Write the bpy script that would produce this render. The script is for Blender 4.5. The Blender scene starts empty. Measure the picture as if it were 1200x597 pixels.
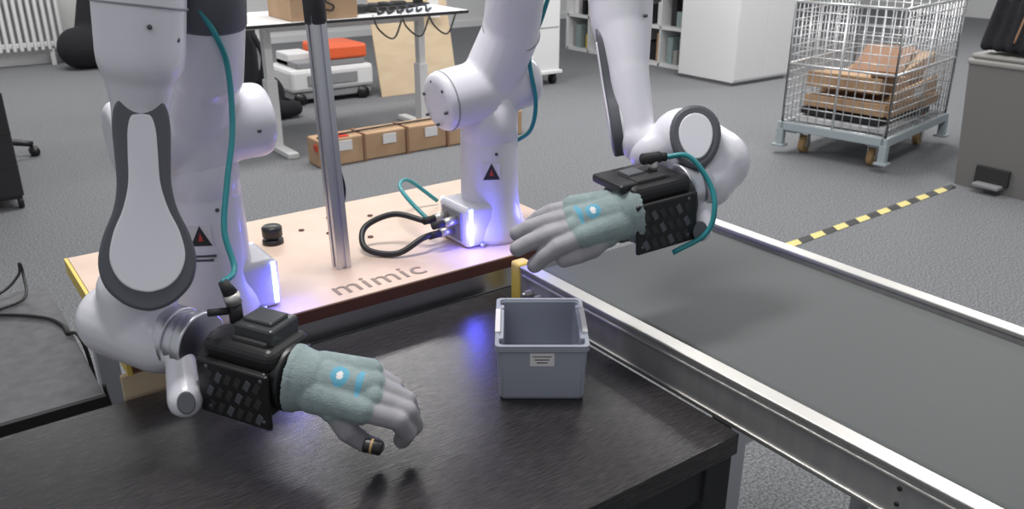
import bpy,bmesh,math,random
from mathutils import Vector,Matrix
random.seed(7)
V=Vector
scene=bpy.context.scene
col=scene.collection
# ---------------------------------------------------------------- materials
def mat(name,c,rough=.5,metal=0.,noise=None,bump=None,emit=None,coat=0.):
    m=bpy.data.materials.new(name);m.use_nodes=True
    nt=m.node_tree;b=nt.nodes['Principled BSDF']
    b.inputs['Base Color'].default_value=(*c,1);b.inputs['Roughness'].default_value=rough
    b.inputs['Metallic'].default_value=metal;b.inputs['Coat Weight'].default_value=coat
    tc=nt.nodes.new('ShaderNodeTexCoord')
    if noise:   # (scale, colour2, lo, hi, stretch)
        sc,c2,lo,hi,st=noise
        mp=nt.nodes.new('ShaderNodeMapping');mp.inputs['Scale'].default_value=st
        nt.links.new(tc.outputs['Object'],mp.inputs[0])
        n=nt.nodes.new('ShaderNodeTexNoise');n.inputs['Scale'].default_value=sc;n.inputs['Detail'].default_value=4
        nt.links.new(mp.outputs[0],n.inputs['Vector'])
        r=nt.nodes.new('ShaderNodeValToRGB');r.color_ramp.elements[0].position=lo;r.color_ramp.elements[1].position=hi
        r.color_ramp.elements[0].color=(*c,1);r.color_ramp.elements[1].color=(*c2,1)
        nt.links.new(n.outputs['Fac'],r.inputs[0]);nt.links.new(r.outputs[0],b.inputs['Base Color'])
    if bump:    # (scale,strength,stretch)
        mp=nt.nodes.new('ShaderNodeMapping');mp.inputs['Scale'].default_value=bump[2]
        nt.links.new(tc.outputs['Object'],mp.inputs[0])
        n=nt.nodes.new('ShaderNodeTexNoise');n.inputs['Scale'].default_value=bump[0]
        nt.links.new(mp.outputs[0],n.inputs['Vector'])
        bp=nt.nodes.new('ShaderNodeBump');bp.inputs['Strength'].default_value=bump[1];bp.inputs['Distance'].default_value=.002
        nt.links.new(n.outputs['Fac'],bp.inputs['Height']);nt.links.new(bp.outputs[0],b.inputs['Normal'])
    if emit:
        b.inputs['Emission Color'].default_value=(*emit[0],1);b.inputs['Emission Strength'].default_value=emit[1]
    return m
I3=(1,1,1)
M=dict(
 carpet=mat('carpet_grey',(.095,.100,.108),.95,noise=(130,(.26,.265,.275),.36,.66,I3),bump=(260,.6,I3)),
 wall=mat('wall_paint',(.72,.72,.71),.9),
 white=mat('robot_white',(.74,.73,.79),.30,coat=.25),
 seam=mat('robot_seam',(.30,.30,.33),.5),
 dgrey=mat('robot_dark_grey',(.085,.09,.105),.5),
 black=mat('black_plastic',(.012,.012,.013),.38),
 blackm=mat('black_matt',(.02,.02,.022),.7),
 steel=mat('brushed_steel',(.58,.57,.54),.42,.9,bump=(60,.15,(1,1,20))),
 alu=mat('aluminium',(.66,.66,.70),.35,1.),
 board=mat('mdf_board',(.60,.45,.355),.5,noise=(14,(.66,.51,.41),.3,.7,I3)),
 boardedge=mat('board_edge_brown',(.12,.045,.035),.6),
 ply=mat('plywood',(.60,.46,.30),.6,noise=(5,(.68,.54,.37),.3,.7,(1,12,1))),
 yellow=mat('yellow_plastic',(.75,.55,.12),.5),
 tabletop=mat('black_wood_grain',(.020,.018,.019),.27,noise=(22,(.055,.050,.052),.42,.75,(1.6,26,26)),bump=(25,.14,(1.6,26,26))),
 belt=mat('conveyor_belt_rubber',(.062,.070,.071),.6,noise=(400,(.080,.088,.088),.3,.7,I3)),
 rail=mat('rail_aluminium',(.38,.375,.38),.42,.55,noise=(8,(.46,.45,.44),.3,.7,(1,6,1))),
 crate=mat('crate_grey_plastic',(.31,.33,.39),.42),
 label=mat('paper_label',(.72,.70,.70),.7),
 ink=mat('ink',(.03,.03,.03),.7),
 gknit=mat('glove_knit_teal',(.225,.285,.29),.95,bump=(420,.4,I3),noise=(90,(.275,.34,.34),.3,.7,I3)),
 gcoat=mat('glove_coating_grey',(.28,.275,.295),.6,bump=(90,.3,I3),noise=(40,(.34,.33,.355),.3,.7,I3)),
 gblue=mat('glove_print_blue',(.10,.34,.47),.7),
 teal=mat('cable_teal',(.02,.24,.27),.4),
 cblack=mat('cable_black',(.015,.015,.015),.45),
 led=mat('led_blue',(.2,.25,1.),.4,emit=((.16,.22,1.),9.)),
 green=mat('led_green',(.1,1,.2),.4,emit=((.1,1,.2),4.)),
 card=mat('cardboard',(.42,.27,.16),.8,noise=(6,(.50,.33,.20),.3,.7,I3)),
 carddark=mat('cardboard_dark',(.27,.15,.09),.8),
 red=mat('red_tape',(.55,.05,.03),.5),
 orange=mat('orange_plastic',(.80,.13,.04),.4),
 cream=mat('cabinet_white',(.72,.72,.72),.45),
 furn=mat('office_white',(.70,.70,.70),.5),
 bin=mat('bin_grey',(.17,.165,.16),.55),
 binlid=mat('bin_lid_beige',(.30,.29,.275),.5),
 zinc=mat('zinc_wire',(.70,.71,.72),.35,.7),
 caster=mat('caster_ochre',(.42,.27,.12),.6),
 frameblue=mat('painted_grey_frame',(.33,.38,.40),.5),
 smoke=mat('smoked_block',(.055,.06,.062),.25,coat=.3),
 grey=mat('mid_grey',(.25,.25,.26),.6),
 greytop=mat('grey_table_top',(.060,.062,.068),.5,noise=(40,(.10,.10,.11),.3,.7,I3)),
 darkcloth=mat('dark_cloth',(.012,.012,.016),.95,bump=(30,.6,I3)),
 screen=mat('monitor_blue',(.05,.2,.6),.3,emit=((.05,.25,.8),1.2)),
 tyel=mat('tape_yellow',(.70,.60,.22),.6), tblk=mat('tape_black',(.03,.03,.03),.6),
 engr=mat('engraved_letters',(.25,.19,.16),.7),
)
# ---------------------------------------------------------------- mesh tools
def frame(axis,hint=V((0,0,1))):
    a=V(axis).normalized();h=V(hint)
    if abs(a.dot(h))>.98:h=V((1,0,0))
    x=h.cross(a).normalized();y=a.cross(x).normalized()
    return x,y,a
def empty(name,loc=(0,0,0)):
    e=bpy.data.objects.new(name,None);e.location=loc;e.empty_display_size=.05;col.objects.link(e);return e
def attach(o,parent):
    if parent:
        o.parent=parent;o.matrix_parent_inverse=Matrix.Translation(-V(parent.location))
class MB:
    def __init__(s):s.bm=bmesh.new();s.mats=[]
    def mi(s,m):
        if m not in s.mats:s.mats.append(m)
        return s.mats.index(m)
    def raw(s,vs,fs,m,smooth=False):
        k=s.mi(m);bv=[s.bm.verts.new(v) for v in vs]
        for f in fs:
            try:
                ff=s.bm.faces.new([bv[i] for i in f]);ff.material_index=k;ff.smooth=smooth
            except ValueError:pass
    def box(s,c,size,m,R=None,bev=0.,seg=2):
        t=bmesh.new();bmesh.ops.create_cube(t,size=1.)
        for v in t.verts:v.co=V((v.co.x*size[0],v.co.y*size[1],v.co.z*size[2]))
        if bev>0:bmesh.ops.bevel(t,geom=t.edges[:],offset=min(bev,min(size)*.49),segments=seg,affect='EDGES',profile=.5)
        t.verts.ensure_lookup_table()
        vs=[]
        for v in t.verts:
            co=v.co.copy()
            if R is not None:co=R@co
            vs.append(co+V(c))
        t.verts.index_update()
        s.raw(vs,[[v.index for v in f.verts] for f in t.faces],m,False);t.free()
    def bb(s,lo,hi,m,bev=0.):
        s.box([(a+b)/2 for a,b in zip(lo,hi)],[b-a for a,b in zip(lo,hi)],m,None,bev)
    def lathe(s,p0,axis,prof,m,seg=32,smooth=True):
        x,y,a=frame(axis);p0=V(p0);vs=[];fs=[]
        for t,r in prof:
            for i in range(seg):
                an=2*math.pi*i/seg;vs.append(p0+a*t+(x*math.cos(an)+y*math.sin(an))*max(r,1e-5))
        n=len(prof)
        for j in range(n-1):
            for i in range(seg):
                i2=(i+1)%seg;fs.append([j*seg+i,j*seg+i2,(j+1)*seg+i2,(j+1)*seg+i])
        fs.append(list(range(seg))[::-1]);fs.append([(n-1)*seg+i for i in range(seg)])
        s.raw(vs,fs,m,smooth)
    def cyl(s,p0,p1,r,m,r1=None,bev=0.,seg=28,smooth=True):
        d=V(p1)-V(p0);L=d.length;r1=r if r1 is None else r1
        if bev: pr=[(0,r-bev),(bev*.3,r-bev*.3),(bev,r),(L-bev,r1),(L-bev*.3,r1-bev*.3),(L,r1-bev)]
        else: pr=[(0,r),(L,r1)]
        s.lathe(p0,d,pr,m,seg,smooth)
    def capsule(s,p0,p1,r0,r1,m,seg=20,n=6):
        d=V(p1)-V(p0);L=d.length
        if L<1e-6:d=V((0,0,1));L=1e-6
        pr=[(-r0*math.cos(k*math.pi/2/n),r0*math.sin(k*math.pi/2/n)) for k in range(n+1)]
        pr+=[(L+r1*math.sin(k*math.pi/2/n),r1*math.cos(k*math.pi/2/n)) for k in range(n+1)]
        s.lathe(p0,d,pr,m,seg)
    def tube(s,pts,r,m,seg=10,sub=8,smooth=True):
        P=[V(p) for p in pts]
        Q=[P[0]+(P[0]-P[1])]+P+[P[-1]+(P[-1]-P[-2])];out=[]
        if sub>1:
            for i in range(1,len(Q)-2):
                for k in range(sub):
                    t=k/sub;a,b,c,d=Q[i-1:i+3]
                    out.append(.5*((2*b)+(c-a)*t+(2*a-5*b+4*c-d)*t*t+(3*b-a-3*c+d)*t**3))
            out.append(P[-1])
        else:out=P
        vs=[];fs=[];x=None
        for i,p in enumerate(out):
            t=(out[min(i+1,len(out)-1)]-out[max(i-1,0)]).normalized()
            if x is None:x=frame(t)[0]
            x=(x-t*x.dot(t)).normalized();y=t.cross(x)
            rr=r if not isinstance(r,(list,tuple)) else r[0]+(r[1]-r[0])*i/(len(out)-1)
            for k in range(seg):
                an=2*math.pi*k/seg;vs.append(p+(x*math.cos(an)+y*math.sin(an))*rr)
        for j in range(len(out)-1):
            for k in range(seg):
                k2=(k+1)%seg;fs.append([j*seg+k,j*seg+k2,(j+1)*seg+k2,(j+1)*seg+k])
        fs.append(list(range(seg))[::-1]);fs.append([(len(out)-1)*seg+k for k in range(seg)])
        s.raw(vs,fs,m,smooth)
    def prism(s,poly,O,X,Y,N,t0,t1,m,bev=0.,bev0=0.):
        O=V(O);n=len(poly);vs=[];c=V((sum(p[0] for p in poly)/n,sum(p[1] for p in poly)/n))
        lay=[(t0,0.)] if not bev0 else [(t0,bev0),(t0+bev0*.35,bev0*.3),(t0+bev0,0.)]
        lay+=[(t1,0.)] if not bev else [(t1-bev,0.),(t1-bev*.3,bev*.3),(t1,bev)]
        for t,ins in lay:
            for i,p in enumerate(poly):
                a=V(poly[i-1]);b=V(poly[(i+1)%n]);e=(b-a).normalized();nn=V((-e.y,e.x))
                if nn.dot(c-V(p))<0:nn=-nn
                q=V(p)+nn*ins
                vs.append(O+X*q.x+Y*q.y+N*t)
        fs=[]
        for j in range(len(lay)-1):
            for i in range(n):
                i2=(i+1)%n;fs.append([j*n+i,j*n+i2,(j+1)*n+i2,(j+1)*n+i])
        fs.append(list(range(n))[::-1]);fs.append([(len(lay)-1)*n+i for i in range(n)])
        s.raw(vs,fs,m,False)
    def obj(s,name,parent=None):
        bmesh.ops.recalc_face_normals(s.bm,faces=s.bm.faces[:])
        me=bpy.data.meshes.new(name);s.bm.to_mesh(me);s.bm.free()
        for m in s.mats:me.materials.append(m)
        o=bpy.data.objects.new(name,me);col.objects.link(o);attach(o,parent)
        return o
def shell(name,prims,mats,parent,voxel=.005,it=6,patches=()):
    """union of primitives -> one continuous smooth skin; prim=(kind,p0,p1,r0,r1,matindex)"""
    b=MB()
    for k,p0,p1,r0,r1,mi in prims:
        if k=='cap':b.capsule(p0,p1,r0,r1,M['white'])
        else:b.cyl(p0,p1,r0,M['white'],r1,bev=min(r0,r1)*.25)
    o=b.obj(name+'_src')
    md=o.modifiers.new('r','REMESH');md.mode='VOXEL';md.voxel_size=voxel
    sm=o.modifiers.new('s','SMOOTH');sm.factor=.5;sm.iterations=it
    dg=bpy.context.evaluated_depsgraph_get();ev=o.evaluated_get(dg)
    me=bpy.data.meshes.new_from_object(ev);me.name=name
    bpy.data.objects.remove(o)
    me.materials.clear()
    for m in mats:me.materials.append(m)
    segs=[(V(p[1]),V(p[2]),p[3],p[4],p[5]) for p in prims]
    for p in me.polygons:
        p.use_smooth=True
        if len(mats)>1:
            c=p.center;best=9;bi=0
            for a,bb,r0,r1,mi in segs:
                d=bb-a;L=d.length_squared
                t=0 if L<1e-9 else max(0,min(1,(c-a).dot(d)/L))
                q=(c-(a+d*t)).length-(r0+(r1-r0)*t)
                if q<best:best=q;bi=mi
            for pc,px,py,pz,ax,ay,pm in patches:   # printed emblems on the surface
                q=c-pc
                if (q.dot(px)/ax)**2+(q.dot(py)/ay)**2<1 and p.normal.dot(pz)>.3:bi=pm
            p.material_index=bi
    o=bpy.data.objects.new(name,me);col.objects.link(o);attach(o,parent)
    return o
def smoothpoly(pts,sub=6):
    n=len(pts);out=[]
    for i in range(n):
        a,b,c,d=[V(pts[(i+k-1)%n]) for k in range(4)]
        for k in range(sub):
            t=k/sub;out.append(.5*((2*b)+(c-a)*t+(2*a-5*b+4*c-d)*t*t+(3*b-a-3*c+d)*t**3))
    return out
# ---------------------------------------------------------------- camera
cam=bpy.data.cameras.new('camera');co=bpy.data.objects.new('camera',cam);col.objects.link(co)
co.location=(0,0,1.42);co.rotation_euler=(math.radians(90-21.9),0,math.radians(-35.73))
cam.sensor_width=36;cam.lens=29.88;cam.clip_start=.02;scene.camera=co
cam.dof.use_dof=True;cam.dof.focus_distance=1.35;cam.dof.aperture_fstop=11
# ---------------------------------------------------------------- room
b=MB();b.bb((-3,-2.5,-.05),(13,9.9,0),M['carpet']);b.obj('floor')
b=MB();b.bb((-3,9.9,0),(13,10,3),M['wall']);b.obj('wall_back')
b=MB();b.bb((13,-2.5,0),(13.1,10,3),M['wall']);b.obj('wall_right')
b=MB();b.bb((-3,9.88,0),(13,9.9,.08),M['cream']);b.obj('baseboard_back')
# ---------------------------------------------------------------- black table
e=empty('black_table',(.15,.94,0));b=MB()
b.bb((-.55,.641,.702),(.858,1.241,.736),M['tabletop'],.0015);b.obj('table_top',e)
b=MB()
for x in(-.52,.80):
    for y in(.645,1.18):b.bb((x,y,0),(x+.052,y+.052,.702),M['blackm'],.002)
b.bb((-.47,.652,.64),(.80,.672,.702),M['blackm']);b.bb((-.47,1.2,.64),(.80,1.22,.702),M['blackm'])
b.bb((.815,.69,.64),(.835,1.19,.702),M['blackm'])
b.obj('legs',e)
# ---------------------------------------------------------------- side table (left)
e=empty('side_table',(-.3,1.6,0));b=MB()
b.bb((-.9,1.35,.66),(.160,1.88,.70),M['greytop'],.002);b.obj('top',e)
b=MB();b.bb((-.9,1.342,.655),(.162,1.352,.699),M['blackm'],.001)
for x in(-.86,.10):
    for y in(1.37,1.82):b.bb((x,y,0),(x+.04,y+.04,.66),M['blackm'])
b.obj('frame',e)
b=MB();b.tube([(.150,1.61,.704),(.168,1.59,.70),(.174,1.56,.64),(.172,1.52,.5),(.18,1.50,.25),(.19,1.48,.01)],.0035,M['cblack'])
b.tube([(.168,1.40,.69),(.174,1.39,.6),(.17,1.37,.45),(.18,1.36,.2),(.18,1.36,.01)],.003,M['cblack']);b.obj('hanging_cable',e)
e=empty('loose_cable',(0,1.75,.705));b=MB()
b.tube([(-.25,1.82,.7045),(-.12,1.84,.7045),(-.01,1.80,.7045),(.07,1.76,.7045),(.13,1.70,.7045),(.150,1.65,.7045),(.152,1.61,.7045)],.0035,M['cblack'])
b.tube([(-.08,1.80,.7045),(.06,1.84,.715),(.11,1.86,.74),(.118,1.865,.765),(.12,1.86,.74),(.11,1.82,.7065),(.05,1.79,.7045)],.0028,M['cblack']);b.obj('cable',e)
# ---------------------------------------------------------------- robot cell bench
e=empty('cell_workbench',(.65,1.5,0))
b=MB();b.bb((.19,1.25,.782),(1.10,1.74,.80),M['board'],.001);b.obj('board',e)
b=MB();b.bb((.192,1.2485,.776),(1.10,1.2515,.7975),M['boardedge']);b.bb((.185,1.25,.77),(.192,1.74,.80),M['yellow']);b.obj('board_edging',e)
b=MB()
b.bb((.30,1.262,.728),(1.12,1.30,.775),M['alu'],.003);b.bb((.30,1.262,.69),(1.12,1.275,.725),M['grey'],.002)
b.bb((.2,1.69,.728),(1.12,1.73,.775),M['alu'],.003)
b.bb((1.08,1.3,.728),(1.12,1.69,.775),M['alu'],.003);b.bb((.2,1.3,.728),(.24,1.69,.775),M['alu'],.003)
for x in(.2,1.08):
    for y in(1.262,1.69):b.bb((x,y,.0),(x+.04,y+.04,.74),M['alu'],.003)
b.bb((.2,1.27,.12),(1.12,1.30,.16),M['alu'],.003);b.bb((1.085,1.3,.12),(1.115,1.7,.16),M['alu'],.003)
b.obj('frame',e)
b=MB();b.bb((.175,1.252,.62),(.33,1.262,.77),M['ply'],.001);b.obj('fascia',e)
b=MB()
b.cyl((.62,1.262,.712),(.62,1.256,.712),.006,M['steel']);b.cyl((.80,1.262,.712),(.80,1.256,.712),.006,M['steel'])
for x,y in((.50,1.60),(.62,1.62),(.66,1.57),(.72,1.50),(.70,1.66),(.46,1.45),(.78,1.62)):b.cyl((x,y,.8),(x,y,.802),.006,M['boardedge'],seg=12)
b.obj('bolts',e)
t=bpy.data.curves.new('lettering','FONT');t.body='mimic';t.size=.072;t.extrude=.0006;t.space_character=1.08;t.align_x='CENTER';t.align_y='CENTER'
to=bpy.data.objects.new('lettering',t);col.objects.link(to);to.data.materials.append(M['engr']);to.location=(.632,1.294,.8004);attach(to,e)
e=empty('push_button',(.545,1.585,.8));b=MB()
b.lathe((.545,1.585,.8),(0,0,1),[(0,.021),(.008,.021),(.010,.019),(.010,.013),(.014,.013),(.016,.020),(.034,.020),(.037,.017)],M['black']);b.obj('knob',e)
# post
e=empty('camera_post',(.604,1.39,.8));b=MB()
s=.0135;g=.004
poly=[(-s,-s),(-g,-s),(-g,-s+.005),(g,-s+.005),(g,-s),(s,-s),(s,-g),(s-.005,-g),(s-.005,g),(s,g),(s,s),(g,s),(g,s-.005),(-g,s-.005),(-g,s),(-s,s),(-s,g),(-s+.005,g),(-s+.005,-g),(-s,-g)]
lean=V((-.012,.030,1)).normalized()
b.prism(poly,(.604,1.39,.80),V((1,0,0)),V((0,1,0)),lean,0,.46,M['alu']);b.obj('extrusion',e)
b=MB();b.cyl(V((.604,1.39,.80))+lean*.445,V((.604,1.39,.80))+lean*.52,.019,M['blackm'],bev=.004);b.obj('cap',e)
b=MB();b.tube([(.598,1.417,1.24),(.628,1.425,1.1),(.624,1.415,1.0),(.632,1.415,.93),(.60,1.415,.85),(.615,1.43,.806)],.0025,M['cblack']);b.obj('cable',e)
# ---------------------------------------------------------------- conveyor
e=empty('conveyor_belt',(1.14,.4,0))
b=MB();b.box((1.14,.41,.765),(.45,1.58,.04),M['belt'],None,.019,6);b.obj('belt',e)
b=MB()
for x0,x1 in((.888,.912),(1.366,1.39)):
    b.bb((x0,-.42,.715),(x1,1.215,.792),M['rail'],.003)
b.bb((.884,-.42,.786),(.912,1.205,.794),M['steel'],.002);b.bb((1.364,-.42,.788),(1.394,1.205,.797),M['steel'],.002)
b.bb((.884,-.42,.717),(.889,1.2,.725),M['steel'],.002)
b.bb((.884,-.42,.774),(.889,1.2,.780),M['steel'],.002)
b.obj('rails',e)
b=MB();b.bb((.884,1.205,.712),(.916,1.235,.798),M['yellow'],.006);b.bb((1.362,1.205,.712),(1.394,1.235,.798),M['yellow'],.006);b.obj('end_caps',e)
b=MB()
for y in(1.17,1.14):b.cyl((.886,y,.752),(.872,y,.752),.007,M['steel'],seg=6,smooth=False);b.cyl((.872,y,.752),(.866,y,.752),.004,M['steel'])
for y in(.42,.20):
    for z in(.765,.742):b.cyl((.8885,y,z),(.886,y,z),.003,M['black'],seg=10)
b.obj('bolts',e)
b=MB()
for y in(.70,-.25):
    for x in(.91,1.35):
        b.bb((x-.02,y-.02,.02),(x+.02,y+.02,.715),M['alu'],.003);b.cyl((x,y,0),(x,y,.02),.035,M['blackm'])
    b.bb((.93,y-.015,.3),(1.33,y+.015,.33),M['alu'],.003);b.bb((.93,y-.015,.66),(1.33,y+.015,.70),M['alu'],.003)
b.bb((.895,-.25,.2),(.925,.70,.23),M['alu'],.003)
b.obj('legs',e)
# ---------------------------------------------------------------- crate
e=empty('storage_crate',(.43,1.06,.736))
cr=V((.8118,-.584,0));cf=V((.584,.8118,0));up=V((0,0,1))
fb=cr*.0447+cf*1.105
Rc=Matrix((cr,cf,up)).transposed()
def crate():
    b=MB();w,d,h=.140,.170,.093
    base=V((fb.x,fb.y,.737))
    def ring(s,z,inn=0):
        ww=w*s/2-inn;dd=d*s/2-inn;r=.008;o=[]
        for cx,cy,a0 in((ww-r,dd-r,0),(-ww+r,dd-r,90),(-ww+r,-dd+r,180),(ww-r,-dd+r,270)):
            for k in range(5):
                a=math.radians(a0+k*22.5);o.append(base+cr*(cx+r*math.cos(a))+cf*(d/2+cy+r*math.sin(a))+up*z)
        return o
    L=[(.90,0,0),(.91,.002,0),(.92,.004,0),(.955,h-.012,0),(.965,h-.010,0),(1,h-.009,0),(1,h,0),(1,h,.006),(.93,h-.001,0),(.92,h-.004,.001),(.90,.010,.003),(.87,.006,.006)]
    vs=[];fs=[];
    for s_,z,i_ in L:vs+=ring(s_,z,i_)
    n=20
    for j in range(len(L)-1):
        for i in range(n):
            i2=(i+1)%n;fs.append([j*n+i,j*n+i2,(j+1)*n+i2,(j+1)*n+i])
    fs.append(list(range(n))[::-1]);fs.append([(len(L)-1)*n+i for i in range(n)])
    b.raw(vs,fs,M['crate'],False);b.obj('body',e)
    b=MB()
    for sx in(-1,1):
        b.box(base+cr*sx*.0615+cf*d*.5+up*(h-.018),(.009,.095,.034),M['crate'],Rc,.003)
        b.box(base+cr*sx*.0665+cf*d*.5+up*(h+.0005),(.008,.08,.004),M['label'],Rc,.001)
        for k in(-.052,.052):b.box(base+cr*sx*.063+cf*(d*.5+k)+up*(h-.010),(.012,.014,.022),M['crate'],Rc,.003)
    for k in(-.061,.061):b.box(base+cr*k+cf*(.0065)+up*(.044),(.003,.004,.074),M['crate'],Rc,.001)
    b.obj('handles',e)
    b=MB();nrm=(-cf*1-up*.045).normalized()
    Rl=Matrix((cr,nrm.cross(cr)*-1,nrm)).transposed()
    c=base+cf*.0045+up*.069
    b.box(c,(.036,.022,.0012),M['label'],Rl)
    for k in range(3):b.box(c+nrm*.0008+up*(.005-.005*k),(.028-.006*k,.0014,.0004),M['ink'],Rl)
    b.obj('label',e)
crate()
# ---------------------------------------------------------------- robots
def bone_plate(b_,T,B,N,prof_o,prof_i,k,th,bev0=.0):
    T=V(T);B=V(B);A=(B-T).normalized();N=V(N);N=(N-A*N.dot(A)).normalized();Lx=A.cross(N).normalized()
    def poly(pr):
        right=[(y*k,w*k) for y,w in pr];left=[(y*k,-w*k) for y,w in pr[::-1]]
        return smoothpoly(right+left,5)
    b_.prism(poly([(y,w*.97) for y,w in prof_o]),T,A,Lx,N,-th,-.010,M['white'],0,bev0)
    b_.prism(poly(prof_o),T,A,Lx,N,-.012,.006,M['dgrey'],.004)
    b_.prism(poly(prof_i),T,A,Lx,N,.004,.0085,M['white'],.002)
PO=[(0,8),(4,18),(18,28),(40,31),(70,30),(105,29),(135,34),(165,46),(195,52),(222,46),(242,28),(251,8)]
PI=[(26,4),(29,11),(45,15),(70,16),(105,17),(135,24),(162,35),(190,40),(212,33),(225,20),(230,5)]
def base_unit(e,x,y,side):
    z=.8005
    b=MB()
    b.lathe((x,y,z),(0,0,1),[(0,.071),(.012,.073),(.03,.070),(.055,.062),(.09,.0585),(.20,.0575),(.205,.0565),(.207,.0575),(.29,.0575)],M['white'],48)
    b.box((x+side*.055,y,z+.042),(.07,.105,.084),M['white'],None,.010,3)
    b.obj('base',e)
    b=MB()
    for yy in(-.053,.053):b.box((x+side*.080,y+yy,z+.045),(.008,.003,.075),M['led'],None,.001)
    b.box((x+side*.0915,y,z+.043),(.004,.07,.06),M['grey'],None,.001)
    for xx,yy in((.055,-.055),(-.055,-.055),(.06,.04)):b.cyl((x+xx,y+yy,z),(x+xx,y+yy,z+.008),.006,M['steel'],seg=12)
    b.obj('led_strips',e)
    b=MB();d=V((-.50,-.866,0))
    tx=V((-d.y,d.x,0));o=V((x,y,z+.15))+d*.0572
    b.prism([(-.017,-.017),(.017,-.017),(.017,.017),(-.017,.017)],o,tx,up,d,0,.0012,M['label'])
    b.prism([(-.0165,-.016),(.0165,-.016),(0,.017)],o,tx,up,d,.001,.002,M['ink'])
    b.prism([(-.004,-.008),(.004,-.008),(.0,.006)],o,tx,up,d,.0018,.0025,M['red'])
    if side>0:
        for w_,zz in((.020,-.034),(.015,-.041)):b.prism([(-w_,zz-.002),(w_,zz-.002),(w_,zz+.002),(-w_,zz+.002)],o,tx,up,d,-.001,.0012,M['dgrey'])
    b.obj('warning_sticker',e)
def dots(e,pts,name='screws'):
    b=MB()
    for p,d in pts:
        p=V(p);d=V(d).normalized();b.cyl(p-d*.004,p+d*.0015,.0032,M['dgrey'],seg=12)
    b.obj(name,e)
def gripper(e,C,D,g=1.15):
    """hand mount: lower vented box, upper shell, top plate"""
    D=V(D).normalized();n=up.cross(D).normalized()
    if n.dot(-V(C))<0:n=-n
    z=D.cross(n);z=z if z.z>0 else -z
    R=Matrix((D,n,z)).transposed();C=V(C)
    W=lambda a,b_,c:C+D*a*g+n*b_*g+z*c*g
    S=lambda *t:tuple(q*g for q in t)
    b=MB()
    b.box(W(0,.0,-.006),S(.092,.088,.058),M['black'],R,.006,3)
    b.box(W(.002,.0455,-.010),S(.100,.006,.070),M['black'],R,.003,2)
    b.box(W(.0,-.0,.030),S(.100,.074,.030),M['black'],R,.013,4)
    b.cyl(W(-.058,0,.0),W(.056,0,.0),.040*g,M['black'],bev=.004,seg=40)
    b.box(W(.01,.0,.044),S(.05,.05,.012),M['blackm'],R,.004)
    b.obj('mount_housing',e)
    b=MB()
    for k in range(6):
        a=-.030+k*.0135
        for c in(-.032,-.012,.008):
            Rs=R@Matrix.Rotation(math.radians(28),3,'Y')
            b.box(W(a,.0487,c-.001),S(.0075,.0012,.014),M['dgrey' if (k+int(c*1000))%3==0 else 'ink'],Rs,.0005,1)
    b.obj('vent_slots',e)
    b=MB()
    for a in(-.036,.040):
        for c in(-.034,.018):b.cyl(W(a+.004,.047,c),W(a+.004,.0495,c),.003,M['dgrey'],seg=12)
    b.box(W(-.03,.03,.041),(.006,.004,.003),M['green'],R)
    b.obj('screws',e)
    return W,R
def hand(e,Wr,xd,zd,ts,curl,spread,thumb,L=.088,cuffr=.038,cuff=.052,fl=1.,fr=1.,ys=None,patch=None):
    x=V(xd).normalized();z=V(zd);z=(z-x*z.dot(x)).normalized();y=z.cross(x)
    Wr=V(Wr)
    G=lambda a,b_,c:Wr+x*a+y*b_+z*c
    P=[];pr=lambda p0,p1,r0,r1,m:P.append(('cap',p0,p1,r0,r1,m))
    P.append(('cyl',G(-cuff,0,0),G(0,0,0),cuffr*1.06,cuffr*.92,0))
    P.append(('cyl',G(-cuff-.004,0,0),G(-cuff+.008,0,0),cuffr*1.11,cuffr*1.11,0))
    ys=ys or [.033,.011,-.011,-.032];ys=[ts*q for q in ys]
    ls=[(.046,.029,.022),(.050,.033,.023),(.047,.031,.022),(.037,.024,.020)]
    kx=[L-.002,L+.003,L,L-.009]
    for i in range(4):
        pr(G(-.005,ys[i]*.6,0),G(kx[i],ys[i],0),.027,.0175,0)
        pr(G(.01,ys[i]*.5,-.010),G(kx[i]-.006,ys[i],-.009),.024,.0160,1)
    pr(G(.0,0,.002),G(.05,0,.004),.031,.022,0)
    for i in range(4):
        a=math.radians(spread[i]);p=G(kx[i],ys[i],-.001);pit=0
        r=(.0135 if i<3 else .0122)*fr
        for j in range(3):
            pit+=math.radians(curl[i][j])
            d=(x*math.cos(a)+y*math.sin(a))*math.cos(pit)-z*math.sin(pit)
            q=p+d*ls[i][j]*fl
            pr(p,q,r,r*.95,1);p=q;r*=.95
    p=G(.022,ts*.028,-.010)
    pr(G(.005,ts*.012,-.004),p,.025,.020,0)
    r=.0165
    for dv,l in thumb:
        d=(x*dv[0]+y*dv[1]*ts+z*dv[2]).normalized();q=p+d*l
        pr(p,q,r,r*.9,1);p=q;r*=.87
    pa=[]
    if patch:
        for (a,b_,sx,sy,pm) in patch:
            pa.append((G(a,b_*ts,.03),x,y,z,sx,sy,pm))
    shell('glove',P,[M['gknit'],M['gcoat'],M['gblue'],M['label']],e,.0021,4,pa)
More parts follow.
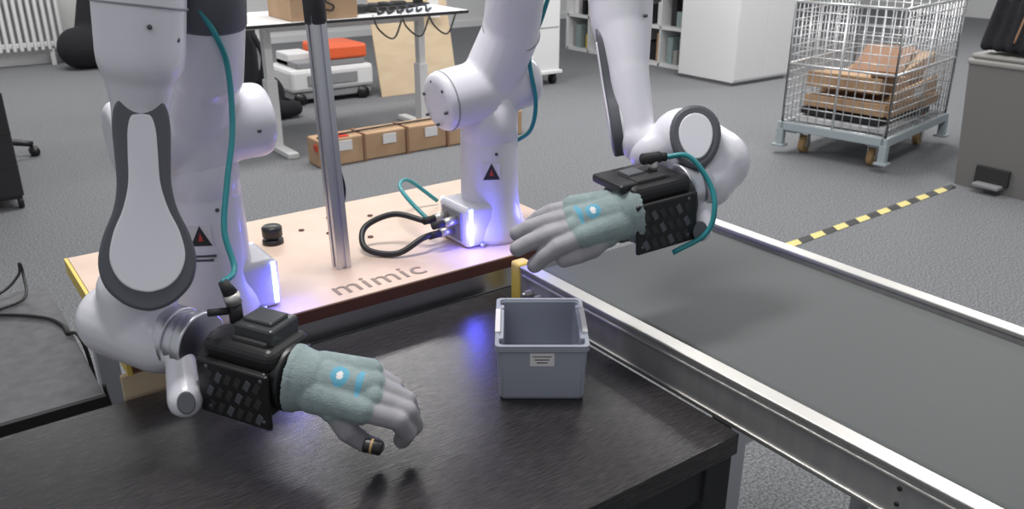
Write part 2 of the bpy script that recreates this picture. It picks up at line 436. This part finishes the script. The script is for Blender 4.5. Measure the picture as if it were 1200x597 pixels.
# ---- left robot
eL=empty('robot_arm',(.36,1.345,.8))
base_unit(eL,.36,1.345,1)
c_='cap';y_='cyl'
shell('upper_shell',[
 (y_,(.36,1.345,1.04),(.358,1.342,1.12),.0575,.058,0),
 (y_,(.235,1.345,1.105),(.475,1.345,1.11),.060,.060,0),
 (c_,(.355,1.34,1.12),(.372,1.30,1.20),.060,.055,0),
 (y_,(.372,1.30,1.18),(.374,1.25,1.31),.054,.054,0),
],[M['white']],eL)
b=MB();b.cyl((.372,1.262,1.272),(.374,1.245,1.36),.0565,M['dgrey'],bev=.006,seg=40);b.obj('elbow_cover',eL)
shell('elbow_shell',[
 (c_,(.374,1.25,1.38),(.36,1.23,1.45),.055,.055,0),(c_,(.36,1.23,1.45),(.28,1.195,1.46),.055,.058,0),
 (c_,(.28,1.195,1.46),(.273,1.19,1.33),.058,.058,0),
 (c_,(.273,1.19,1.33),(.262,1.186,1.25),.058,.055,0),
 (c_,(.262,1.186,1.25),(.252,1.19,1.18),.052,.036,0),
 (c_,(.252,1.195,1.18),(.225,1.150,1.02),.036,.032,0),
],[M['white']],eL)
b=MB();b.cyl((.2712,1.189,1.313),(.2708,1.1889,1.3105),.0583,M['seam'],seg=48);b.obj('seam_ring',eL)
b=MB();camdir=(V((0,0,1.42))-V((.23,1.135,1.1))).normalized()
bone_plate(b,(.250,1.170,1.205),(.2095,1.092,.998),camdir,PO,PI,.00112,.045)
b.obj('forearm_link',eL)
shell('wrist_shell',[
 (c_,(.228,1.165,.985),(.215,1.19,.93),.050,.052,0),
 (c_,(.180,1.222,.878),(.222,1.158,.862),.054,.050,0),
 (c_,(.205,1.19,.93),(.200,1.19,.88),.050,.050,0),
 (c_,(.232,1.105,.852),(.216,1.040,.822),.020,.023,0),
 (c_,(.238,1.125,.85),(.232,1.105,.852),.030,.021,0),
],[M['white']],eL,.004)
DL=V((.50,-.865,-.03)).normalized()
b=MB()
pf=V((.236,1.148,.866))
b.cyl(pf-DL*.01,pf+DL*.020,.0455,M['alu'],bev=.003,seg=48)
b.cyl(pf+DL*.0205,pf+DL*.036,.042,M['alu'],bev=.002,seg=48)
b.cyl(pf+DL*.037,pf+DL*.055,.046,M['alu'],bev=.003,seg=48);b.obj('flange',eL)
b=MB();kc=V((.216,1.036,.820));kn=(V((0,0,1.42))-kc).normalized();kx_,ky_,_=frame(kn)
b.prism([(math.cos(a*math.pi/10)*.0115,math.sin(a*math.pi/10)*.015) for a in range(20)],kc+kn*.015,kx_,ky_,kn,0,.010,M['dgrey'],.002);b.obj('pilot_pad',eL)
WL,RL=gripper(eL,(.310,1.014,.853),DL,1.15)
b=MB();b.box(WL(.012,-.006,.050),(.062,.056,.032),M['smoke'],RL,.004)
b.box(WL(.012,-.006,.066),(.046,.036,.006),M['smoke'],RL,.002);b.obj('top_module',eL)
b=MB();pc=WL(-.020,.006,.058)
b.cyl(pc,pc+V((0,0,.028)),.009,M['blackm']);b.cyl(pc+V((0,0,.026)),pc+V((-.003,.002,.040)),.011,M['steel']);b.cyl(pc+V((-.003,.002,.040)),pc+V((-.010,.006,.058)),.010,M['blackm'],.006)
b.cyl(pc+V((-.01,0,.018)),pc+V((-.035,.0,.022)),.005,M['blackm'])
b.obj('plug',eL)
b=MB();q=pc+V((-.010,.006,.056))
b.tube([q,(.3106,1.068,.978),(.314,1.103,1.0216),(.338,1.140,1.080),(.366,1.18,1.14),(.380,1.212,1.217),(.3665,1.205,1.265),(.345,1.21,1.31)],.0042,M['teal']);b.obj('cable',eL)
dn=V((-.25,-.96,.1))
dots(eL,[((.275,1.285,1.105),dn),((.44,1.285,1.105),dn),((.36,1.2875,.99),dn),((.30,1.146,1.27),(.5,-.85,0)),((.235,1.144,1.28),(-.5,-.85,0)),((.265,1.130,1.29),dn)])
eG=empty('gloved_hand',(.36,.935,.85))
hand(eG,(.365,.930,.850),(.72,-.68,-.12),(-.30,-.30,.90),-1,
 [(18,50,42),(22,54,42),(24,54,42),(28,52,40)],[5,2,-3,-8],
 [((.55,.42,-.6),.036),((.62,.0,-.70),.030),((.6,-.25,-.65),.022)],L=.064,cuffr=.041,cuff=.040,fl=1.02,fr=1.05,
 ys=[.030,.010,-.011,-.030],patch=[(.026,.002,.012,.015,2),(.052,.004,.0045,.020,2),(.026,.002,.004,.006,3)])
# ---- right robot
RX,RY=.932,1.374
eR=empty('robot_arm',(RX,RY,.8))
base_unit(eR,RX,RY,-1)
shell('upper_shell',[
 (y_,(RX,RY,1.04),(RX,RY,1.11),.0575,.058,0),
 (y_,(.812,RY,1.088),(1.03,RY,1.115),.058,.058,0),
 (c_,(RX,RY,1.11),(.957,1.335,1.21),.058,.055,0),
 (c_,(.957,1.335,1.21),(.945,1.28,1.38),.054,.054,0),
 (c_,(.945,1.28,1.38),(.95,1.25,1.47),.054,.055,0),(c_,(.95,1.25,1.47),(1.04,1.15,1.47),.055,.055,0),
 (c_,(1.04,1.15,1.47),(1.034,1.12,1.29),.056,.057,0),
 (c_,(1.034,1.12,1.29),(1.028,1.108,1.248),.056,.053,0),
 (c_,(1.028,1.108,1.248),(1.006,1.063,1.172),.053,.036,0),
 (c_,(1.006,1.063,1.172),(.9877,1.009,1.058),.036,.030,0),
 (c_,(.9877,1.009,1.065),(1.000,.985,1.05),.032,.038,0),
],[M['white']],eR)
b=MB()
PO2=[(y*.92,w*.62) for y,w in PO];PI2=[(y*.92,w*.55) for y,w in PI]
bone_plate(b,(.985,1.118,1.238),(.962,1.030,1.035),V((-.77,.64,.0)),PO2,PI2,.00095,.022)
b.obj('forearm_link',eR)
b=MB();b.cyl((.957,1.333,1.215),(.9565,1.331,1.2175),.0562,M['seam'],seg=48)
b.cyl((.830,RY,1.090),(.8275,RY,1.0897),.0583,M['seam'],seg=48);b.obj('seam_ring',eR)
dots(eR,[((.809,RY+math.cos(a)*.040,1.088+math.sin(a)*.040),(-1,0,-.1)) for a in (.3,1.35,2.4,3.45,4.5,5.55)]+[((RX-.02,RY-.054,.985),dn),((.96,1.285,1.26),dn),((1.03,1.052,1.262),dn)])
shell('wrist_shell',[
 (c_,(.995,.985,1.05),(1.036,.955,1.065),.038,.050,0),
 (c_,(1.036,.955,1.070),(1.078,.915,1.035),.054,.055,0),
 (c_,(1.078,.915,1.035),(1.045,.905,1.012),.052,.048,0),
 (c_,(1.02,.89,.985),(.988,.860,.950),.020,.020,0),
],[M['white']],eR,.004)
b=MB();N=V((-.62,-.66,.42)).normalized();A=V((.10,-.02,-1));A=(A-N*A.dot(N)).normalized();Lx=A.cross(N)
ov=lambda a,bq:[(math.cos(t*math.pi/16)*a,math.sin(t*math.pi/16)*bq*(1-.12*math.cos(t*math.pi/16))) for t in range(32)]
o=V((1.014,.908,1.088))
b.prism(ov(.052,.040),o,A,Lx,N,-.04,.008,M['dgrey'],.006);b.prism(ov(.037,.0265),o,A,Lx,N,.006,.0105,M['white'],.002);b.obj('joint_cover',eR)
DR=V((-.97,.12,-.06)).normalized()
b=MB();pf=V((1.030,.908,1.006));b.cyl(pf,pf+DR*.018,.0465,M['alu'],bev=.003,seg=48);b.cyl(pf+DR*.019,pf+DR*.045,.043,M['alu'],bev=.002,seg=48);b.obj('flange',eR)
b=MB();kc=V((.984,.855,.950));kn=(V((0,0,1.42))-kc).normalized();kx_,ky_,_=frame(kn)
b.prism([(math.cos(a*math.pi/10)*.0115,math.sin(a*math.pi/10)*.016) for a in range(20)],kc+kn*.012,kx_,ky_,kn,0,.010,M['dgrey'],.002);b.obj('pilot_pad',eR)
WR,RR=gripper(eR,(.920,.912,.989),DR,1.15)
b=MB();b.box(WR(.02,-.01,.042),(.095,.080,.014),M['black'],RR,.004);b.box(WR(.02,-.01,.050),(.03,.03,.006),M['dgrey'],RR,.002);b.obj('top_module',eR)
b=MB();pc=WR(-.012,-.005,.046)
b.cyl(pc,pc+V((0,0,.018)),.008,M['steel']);b.cyl(pc+V((.012,0,.022)),pc+V((-.022,.0,.024)),.009,M['blackm']);b.cyl(pc+V((.012,0,.022)),pc+V((.022,-.006,.022)),.007,M['blackm']);b.obj('plug',eR)
b=MB();q=pc+V((.02,-.006,.022))
b.tube([q,(.974,.882,1.068),(.990,.850,1.030),(.984,.830,.993),(.970,.832,.955),(.930,.860,.924)],.0042,M['teal'])
b.tube([(1.02,1.28,1.32),(1.005,1.30,1.24),(.983,1.31,1.17),(1.003,1.315,1.08),(1.003,1.33,1.02),(.985,1.36,.99)],.0042,M['teal'])
b.obj('cable',eR)
b=MB()
for k,(yy,zz) in enumerate(((1.355,.855),(1.39,.855),(1.37,.83))):
    b.cyl((RX-.093,yy,zz),(RX-.125,yy-.003,zz),.009,M['steel']);b.cyl((RX-.125,yy-.003,zz),(RX-.15,yy-.005,zz),.0075,M['blackm'])
b.obj('connectors',eR)
b=MB();b.tube([(.785,1.385,.855),(.745,1.44,.862),(.69,1.46,.84),(.67,1.42,.812),(.71,1.37,.808),(.76,1.36,.83),(.785,1.365,.832)],.006,M['cblack'])
b.tube([(.81,1.40,.84),(.80,1.47,.87),(.82,1.55,.88),(.87,1.60,.87),(.94,1.60,.81)],.0045,M['teal']);b.obj('base_cables',eR)
eG=empty('gloved_hand',(.85,.91,.98))
hand(eG,(.850,.912,.988),(-.93,.33,-.09),(-.22,-.42,.88),1,
 [(12,20,14),(4,12,10),(6,12,12),(14,18,16)],[5,1,-5,-10],
 [((.80,.42,-.25),.032),((.9,.12,-.15),.027),((.9,.0,-.2),.020)],L=.066,cuffr=.043,cuff=.030,fl=.87,fr=1.08,
 ys=[.030,.010,-.012,-.033],patch=[(.040,.004,.012,.012,2),(.060,.000,.004,.020,2),(.040,.004,.004,.006,3)])
# held object
e=empty('small_tool',(.39,.83,.80));b=MB();b.cyl((.378,.848,.795),(.396,.832,.790),.0095,M['black'],bev=.003);b.cyl((.385,.8422,.7932),(.3875,.840,.7926),.0099,M['caster'],bev=.0005);b.obj('body',e)
# ---------------------------------------------------------------- background: desk group
e=empty('standing_desk',(2.4,5.3,0));b=MB()
b.bb((1.50,4.95,.795),(3.2,5.65,.82),M['furn'],.003)
for x in(1.86,2.95):
    b.bb((x,5.2,.03),(x+.07,5.28,.45),M['furn'],.005);b.bb((x+.01,5.21,.4),(x+.06,5.27,.795),M['furn'],.004)
    b.bb((x,4.95,0),(x+.07,5.55,.035),M['furn'],.006)
b.bb((1.9,5.2,.74),(3.0,5.28,.79),M['furn'],.003);b.obj('frame',e)
b=MB();b.bb((1.50,4.945,.80),(3.2,4.951,.818),M['blackm']);
for k in range(3):
    x=2.5+k*.2;b.tube([(x,4.97,.825),(x+.02,4.93,.74),(x+.12,4.93,.68),(x+.2,4.95,.80)],.006,M['cblack'],6,5)
b.obj('edge',e)
e=empty('cardboard_box',(2.1,5.15,.82));b=MB()
b.bb((1.97,4.97,.821),(2.40,5.35,1.12),M['card'],.004);b.bb((1.97,4.965,.96),(2.40,4.971,1.0),M['carddark']);b.obj('carton',e)
b=MB();b.tube([(2.24,4.963,.945),(2.20,4.963,.95),(2.19,4.963,.93),(2.215,4.963,.915),(2.24,4.963,.90),(2.23,4.963,.875),(2.19,4.963,.88)],.005,M['ink']);b.obj('print',e)
e=empty('cable_bundle',(2.7,5.3,.83));b=MB()
for k in range(6):
    x=2.45+k*.07;b.tube([(x,5.36,.831),(x+.05,5.2,.831),(x+.12,5.05,.86),(x+.1,4.99,.831),(x+.2,5.1,.831)],.008,M['cblack'],6,5)
for k in range(4):
    b.box((2.5+k*.11,5.15+.03*k,.852),(.10,.07,.05),M['blackm'],Matrix.Rotation(k,3,'Z'),.01)
b.obj('cables',e)
e=empty('monitor',(3.15,5.45,.82));b=MB();b.bb((2.96,5.46,.90),(3.42,5.49,1.2),M['black'],.004);b.bb((2.98,5.456,.92),(3.40,5.461,1.18),M['screen']);b.bb((3.10,5.48,.825),(3.16,5.52,.95),M['black']);b.bb((3.0,5.42,.821),(3.18,5.56,.83),M['black']);b.obj('panel',e)
e=empty('parcel_box',(2.7,4.74,0));b=MB()
x=1.93
for k in range(5):
    w=.30;b.box((x+w/2,4.735+.01*math.sin(k),.085),(w-.008,.17,.165),M['card'],None,.008);x+=w
b.obj('cartons',e)
b=MB();b.bb((2.01,4.647,.02),(2.06,4.823,.172),M['red']);b.bb((1.925,4.66,.10),(1.935,4.7,.14),M['red']);b.bb((2.05,4.66,.168),(2.14,4.76,.173),M['red'])
for k in range(5):b.bb((2.06+k*.3,4.645,.09),(2.15+k*.3,4.65,.15),M['label'])
for k in range(4):b.bb((2.225+k*.3,4.645,.0),(2.24+k*.3,4.826,.174),M['carddark'])
b.tube([(1.95,4.70,.175),(2.3,4.72,.18),(2.8,4.74,.178),(3.4,4.735,.178)],.006,M['cblack'],6,4);b.obj('tape_and_labels',e)
e=empty('mobile_robot',(2.85,6.55,0));b=MB()
b.bb((2.48,6.40,.10),(3.20,6.9,.28),M['furn'],.03);b.bb((2.5,6.42,.04),(3.18,6.88,.10),M['grey'],.01);b.bb((2.78,6.42,.33),(3.16,6.85,.44),M['orange'],.02)
b.bb((2.55,6.43,.28),(3.14,6.85,.33),M['grey'],.01);b.bb((2.55,6.6,.28),(2.76,6.85,.38),M['furn'],.01);b.bb((2.62,6.39,.15),(3.05,6.402,.23),M['grey'],.004)
for x_ in(2.55,3.1):b.cyl((x_,6.40,.05),(x_,6.46,.05),.05,M['black'])
b.obj('body',e)
e=empty('plywood_sheet',(3.55,6.45,0));b=MB();Rp=Matrix.Rotation(math.radians(-12),3,'X')
b.box((3.60,6.43,.42),(.74,.015,.86),M['ply'],Rp,.002);b.obj('sheet',e)
b=MB();b.box((3.80,6.41,.68),(.10,.004,.16),M['label'],Rp);b.box((3.80,6.405,.66),(.05,.004,.06),M['ink'],Rp);b.obj('label',e)
e=empty('backpack',(2.1,6.3,0))
shell('bag',[(c_,(1.98,6.2,.16),(2.2,6.25,.16),.16,.16,0),(c_,(2.02,6.25,.2),(2.05,6.27,.66),.16,.14,0),(c_,(2.24,6.05,.07),(2.36,6.05,.07),.07,.06,0)],[M['darkcloth']],e,.02,3)
b=MB();b.tube([(1.96,6.10,.6),(1.89,6.05,.45),(1.94,6.07,.25)],.02,M['darkcloth'],8,5);b.tube([(2.12,6.10,.62),(2.16,6.05,.45),(2.10,6.07,.25)],.02,M['darkcloth'],8,5);b.obj('straps',e)
# radiator + bag
e=empty('radiator',(.7,9.78,0));b=MB();x=-.2
while x<1.42:
    b.bb((x,9.70,.15),(x+.035,9.82,.80),M['cream'],.012);x+=.062
b.bb((-.2,9.73,.18),(1.45,9.79,.23),M['cream'],.01);b.bb((-.2,9.73,.72),(1.45,9.79,.77),M['cream'],.01)
b.bb((-.1,9.72,0),(-.06,9.8,.16),M['cream']);b.bb((1.3,9.72,0),(1.34,9.8,.16),M['cream']);b.bb((-.3,9.82,.85),(1.7,9.9,.9),M['cream'])
b.obj('columns',e)
e=empty('duffel_bag',(1.7,9.4,0))
shell('bag',[(c_,(1.5,9.3,.2),(1.95,9.3,.2),.20,.20,0),(c_,(1.7,9.45,.3),(1.85,9.5,.85),.2,.2,0)],[M['darkcloth']],e,.025,3)
b=MB();b.tube([(1.65,9.12,.3),(1.72,9.09,.42),(1.88,9.09,.42),(1.95,9.12,.3)],.015,M['darkcloth'],8,5);b.obj('handle',e)
# pedestal & chair
e=empty('drawer_pedestal',(.17,5.15,0));b=MB();b.bb((.05,4.85,.07),(.40,5.35,.60),M['blackm'],.006)
for z_ in(.23,.40):b.bb((.05,4.847,z_),(.40,4.851,z_+.006),M['ink']);b.bb((.16,4.835,z_+.06),(.28,4.848,z_+.075),M['grey'],.003)
for x_ in(.08,.38):
    for y_p in(4.89,5.3):b.cyl((x_-.012,y_p,.035),(x_+.012,y_p,.035),.035,M['black'])
b.bb((.06,4.86,.055),(.39,5.34,.072),M['black']);b.obj('body',e)
e=empty('office_chair',(.3,6.0,0));b=MB();cc=V((.30,5.98,0))
for k in range(5):
    a=2*math.pi*k/5+.0;d=V((math.cos(a),math.sin(a),0))
    b.tube([cc+V((0,0,.12)),cc+d*.15+V((0,0,.11)),cc+d*.30+V((0,0,.075))],[.028,.018],M['black'],8,4)
    p=cc+d*.30;t_=V((-d.y,d.x,0))
    for s_ in(-1,1):b.cyl(p+t_*.012*s_+V((0,0,.03)),p+t_*.03*s_+V((0,0,.03)),.03,M['black'],seg=16)
b.cyl(cc+V((0,0,.1)),cc+V((0,0,.42)),.025,M['black']);b.box(cc+V((-.05,0,.46)),(.42,.46,.08),M['darkcloth'],None,.035,4)
b.tube([cc+V((-.2,0,.43)),cc+V((-.28,0,.45)),cc+V((-.29,0,.7))],.02,M['black'],8,5);b.box(cc+V((-.26,0,.82)),(.06,.42,.5),M['darkcloth'],None,.028,4)
b.obj('chair_body',e)
# rolling cabinet
e=empty('rolling_cabinet',(4.65,6.15,0));b=MB()
b.bb((4.42,5.95,.11),(4.80,6.55,1.25),M['cream'],.012);b.bb((4.40,5.93,.10),(4.82,6.57,.13),M['cream'],.005)
b.bb((4.44,5.945,.5),(4.78,5.951,.505),M['grey'])
for x_ in(4.46,4.76):
    for y_p in(6.0,6.5):
        b.cyl((x_-.015,y_p,.045),(x_+.015,y_p,.045),.045,M['black']);b.bb((x_-.025,y_p-.02,.05),(x_+.025,y_p+.02,.10),M['black'])
b.obj('body',e)
# cube shelf
e=empty('cube_shelf',(6.4,6.6,0));b=MB();x0,x1=6.2,6.59;ya=5.76;n=5;cs=.36
for k in range(n+1):
    tt=.04 if k in(0,n) else .018;yy=ya+k*cs;b.bb((x0,yy-tt/2,0),(x1,yy+tt/2,1.5),M['furn'])
for k in range(5):b.bb((x0,ya,max(k*cs,0)),(x1,ya+n*cs,k*cs+.03),M['furn'])
b.bb((x1,ya,0),(x1+.01,ya+n*cs,1.5),M['cream']);b.obj('carcass',e)
b=MB();cols=['card','grey','yellow','blackm','label','card','blackm','darkcloth','binlid','gknit']
for k in range(n):
    for j in range(4):
        yy=ya+k*cs+.03;
        while yy<ya+(k+1)*cs-.08:
            w=random.uniform(.04,.11);h=random.uniform(.12,.28)
            if random.random()<.8:b.bb((x0+random.uniform(.03,.12),yy,j*cs+.031),(x1-.03,yy+w,j*cs+.031+h),M[random.choice(cols)],.004)
            yy+=w+.012
b.obj('stored_items',e)
# white cabinet
e=empty('storage_cabinet',(6.3,5.25,0));b=MB()
b.bb((5.94,4.95,.03),(6.72,5.6,1.7),M['cream'],.006);b.bb((5.97,4.98,0),(6.69,5.57,.03),M['grey']);b.bb((5.955,4.944,.05),(6.325,4.951,1.68),M['furn'],.002);b.bb((6.335,4.944,.05),(6.705,4.951,1.68),M['furn'],.002)
b.bb((6.36,4.93,.8),(6.375,4.944,1.0),M['grey'],.003);b.obj('body',e)
# ---------------------------------------------------------------- wire cage trolley
e=empty('wire_mesh_container',(4.995,3.055,0));ang=math.radians(10)
Rg=Matrix.Rotation(ang,3,'Z');O=V((4.995,3.055,0));g=lambda x,y,z:O+Rg@V((x,y,z))
lx,ly=.48,.325;z0,z1=.20,.93
b=MB()
for sy in(-1,1):b.box(g(0,sy*ly,z0-.02),(2*lx+.04,.04,.05),M['frameblue'],Rg,.004)
for sx in(-1,1):b.box(g(sx*lx,0,z0-.02),(.04,2*ly,.05),M['frameblue'],Rg,.004)
for k in range(-2,3):b.box(g(k*.18,0,z0-.02),(.02,2*ly,.03),M['frameblue'],Rg)
for sx in(-1,1):
    for sy in(-1,1):
        b.box(g(sx*(lx-.05),sy*(ly-.05),.15),(.10,.09,.02),M['frameblue'],Rg)
        b.box(g(sx*(lx+.0),sy*ly,.11),(.045,.045,.11),M['frameblue'],Rg,.004);b.box(g(sx*lx,sy*ly,.055),(.075,.075,.015),M['frameblue'],Rg,.003)
b.obj('base_frame',e)
b=MB()
for sx in(-.36,.36):
    for sy in(-.22,.22):
        p=g(sx,sy,.055);d=Rg@V((0,1,0));b.cyl(p-d*.018,p+d*.018,.055,M['caster'],bev=.004);b.cyl(p-d*.022,p+d*.022,.02,M['steel'])
        b.box(p+d*.026+V((0,0,.03)),(.04,.005,.09),M['steel'],Rg);b.box(p-d*.026+V((0,0,.03)),(.04,.005,.09),M['steel'],Rg);b.box(p+V((0,0,.08)),(.07,.07,.02),M['steel'],Rg)
b.obj('casters',e)
b=MB()
def wire(p,q,r=.0035):b.cyl(p,q,r,M['zinc'],seg=6)
nx,ny,nz=18,12,14
for sy in(-1,1):
    for i in range(nx+1):
        x_=-lx+2*lx*i/nx;wire(g(x_,sy*ly,z0),g(x_,sy*ly,z1),.0034 if i%9 else .008)
    for j in range(nz+1):
        z_=z0+(z1-z0)*j/nz;wire(g(-lx,sy*ly,z_),g(lx,sy*ly,z_),.0034 if j not in(0,nz//2,nz) else .008)
for sx in(-1,1):
    for i in range(ny+1):
        y_p=-ly+2*ly*i/ny;wire(g(sx*lx,y_p,z0),g(sx*lx,y_p,z1),.0034 if i%6 else .008)
    for j in range(nz+1):
        z_=z0+(z1-z0)*j/nz;wire(g(sx*lx,-ly,z_),g(sx*lx,ly,z_),.0034 if j not in(0,nz//2,nz) else .008)
for i in range(nx+1):x_=-lx+2*lx*i/nx;wire(g(x_,-ly,z0+.01),g(x_,ly,z0+.01))
b.obj('mesh',e)
b=MB()
for cx,cy,cz,sx,sy,sz,rz,ry,m in((-.05,0,.235,.80,.54,.04,3,0,'label'),(-.10,-.03,.275,.72,.50,.04,-2,2,'blackm'),(-.06,-.05,.34,.80,.50,.07,-2,2,'card'),(.12,.03,.41,.66,.42,.06,4,-4,'card'),(-.2,.0,.46,.50,.44,.09,3,6,'card'),(.2,-.02,.50,.48,.36,.08,-8,-14,'card'),(.15,.0,.55,.38,.30,.03,10,-18,'carddark'),(-.02,-.28,.38,.8,.02,.15,2,0,'card'),(.28,-.22,.26,.12,.08,.08,20,0,'red'),(-.3,-.2,.53,.24,.16,.02,20,8,'carddark')):
    R=Rg@Matrix.Rotation(math.radians(rz),3,'Z')@Matrix.Rotation(math.radians(ry),3,'Y');b.box(g(cx,cy,cz),(sx,sy,sz),M[m],R,.004)
b.box(g(0,-.297,.40),(.12,.005,.06),M['label'],Rg);b.obj('flattened_cartons',e)
# ---------------------------------------------------------------- bin + jacket
e=empty('pedal_bin',(4.92,2.07,0));b=MB()
def frust(lo,hi,lo2,hi2,z0,z1,m):
    vs=[(lo[0],lo[1],z0),(hi[0],lo[1],z0),(hi[0],hi[1],z0),(lo[0],hi[1],z0),(lo2[0],lo2[1],z1),(hi2[0],lo2[1],z1),(hi2[0],hi2[1],z1),(lo2[0],hi2[1],z1)]
    b.raw([V(v) for v in vs],[[3,2,1,0],[4,5,6,7],[0,1,5,4],[1,2,6,5],[2,3,7,6],[3,0,4,7]],M[m])
frust((4.72,1.86),(5.09,2.28),(4.68,1.80),(5.13,2.31),.0,.67,'bin')
b.bb((4.67,1.79,.67),(5.14,2.32,.70),M['binlid'],.01);b.bb((4.68,1.80,.70),(5.13,2.31,.73),M['binlid'],.02)
b.bb((4.695,1.99,.05),(4.725,2.17,.14),M['blackm'],.004);b.bb((4.64,2.01,.035),(4.73,2.15,.055),M['grey'],.005)
b.obj('body',e)
e=empty('black_jacket',(4.9,2.1,.735))
jk=[(c_,(4.745,2.24,.80),(4.745,1.90,.80),.055,.065,0),(c_,(4.80,2.22,.87),(4.80,1.90,.88),.07,.08,0),
 (c_,(4.88,2.22,.86),(4.93,1.88,.88),.11,.12,0),(c_,(4.82,2.20,.96),(4.84,1.93,1.02),.07,.09,0),(c_,(4.84,2.20,.98),(4.86,2.08,1.16),.06,.10,0),(c_,(4.86,2.0,1.0),(4.88,1.92,1.16),.08,.09,0)]
for k in range(6):jk.append((c_,(4.735+.01*(k%2),2.23-.06*k,1.02),(4.70,2.25-.065*k,.775),.022,.03,0))
shell('fabric',jk,[M['darkcloth']],e,.010,2)
b=MB();b.tube([(4.672,2.1,.80),(4.695,2.09,.90),(4.72,2.08,1.0)],.006,M['carddark'],6,4);b.obj('zip',e)
# floor tape
e=empty('hazard_floor_tape',(3.4,2.2,0));b=MB();x=1.9;k=0
while x<4.62:
    w=.095;y0=2.19+(x-3.16)*.028
    b.raw([V((x,y0,.0025)),V((x+w,y0+.003,.0025)),V((x+w+.03,y0+.05,.0025)),V((x+.03,y0+.05,.0025))],[[0,1,2,3]],M['tyel' if k%2 else 'tblk']);x+=w;k+=1
b.obj('tape',e)
e=empty('floor_socket',(3.0,1.2,0));b=MB();b.cyl((3.02,1.23,0),(3.02,1.23,.008),.07,M['alu'],bev=.003);b.cyl((3.02,1.23,.008),(3.02,1.23,.010),.045,M['grey']);b.obj('plate',e)
# ---------------------------------------------------------------- light
w=bpy.data.worlds.new('world');scene.world=w;w.use_nodes=True
bg=w.node_tree.nodes['Background'];bg.inputs[0].default_value=(.92,.95,1,1);bg.inputs[1].default_value=.40
def area(name,loc,sx,sy,en,colr=(1,.98,.96)):
    l=bpy.data.lights.new(name,'AREA');l.shape='RECTANGLE';l.size=sx;l.size_y=sy;l.energy=en;l.color=colr
    o=bpy.data.objects.new(name,l);o.location=loc;col.objects.link(o);return o
area('ceiling_light',(.55,1.45,2.9),.8,.3,40)
area('ceiling_light.001',(-.8,.2,2.9),1.4,.5,6)
area('ceiling_light.002',(3.6,1.2,2.9),1.4,.6,50)
area('ceiling_light.003',(2.2,5.0,2.9),2,.6,75)
area('ceiling_light.004',(5.2,4.2,2.9),2,.6,85)
area('ceiling_light.005',(1.0,8.2,2.9),2,.6,65)
area('ceiling_light.006',(9,4,2.9),2,.6,80)
def pt(name,loc,en,c=(.10,.10,1)):
    l=bpy.data.lights.new(name,'POINT');l.energy=en;l.color=c;l.shadow_soft_size=.015
    o=bpy.data.objects.new(name,l);o.location=loc;col.objects.link(o)
pt('led_glow',(.845,1.305,.84),.4);pt('led_glow.001',(.455,1.275,.84),.2);pt('led_glow.002',(1.005,1.32,.85),.25)
scene.view_settings.view_transform='Standard'
scene.view_settings.exposure=0
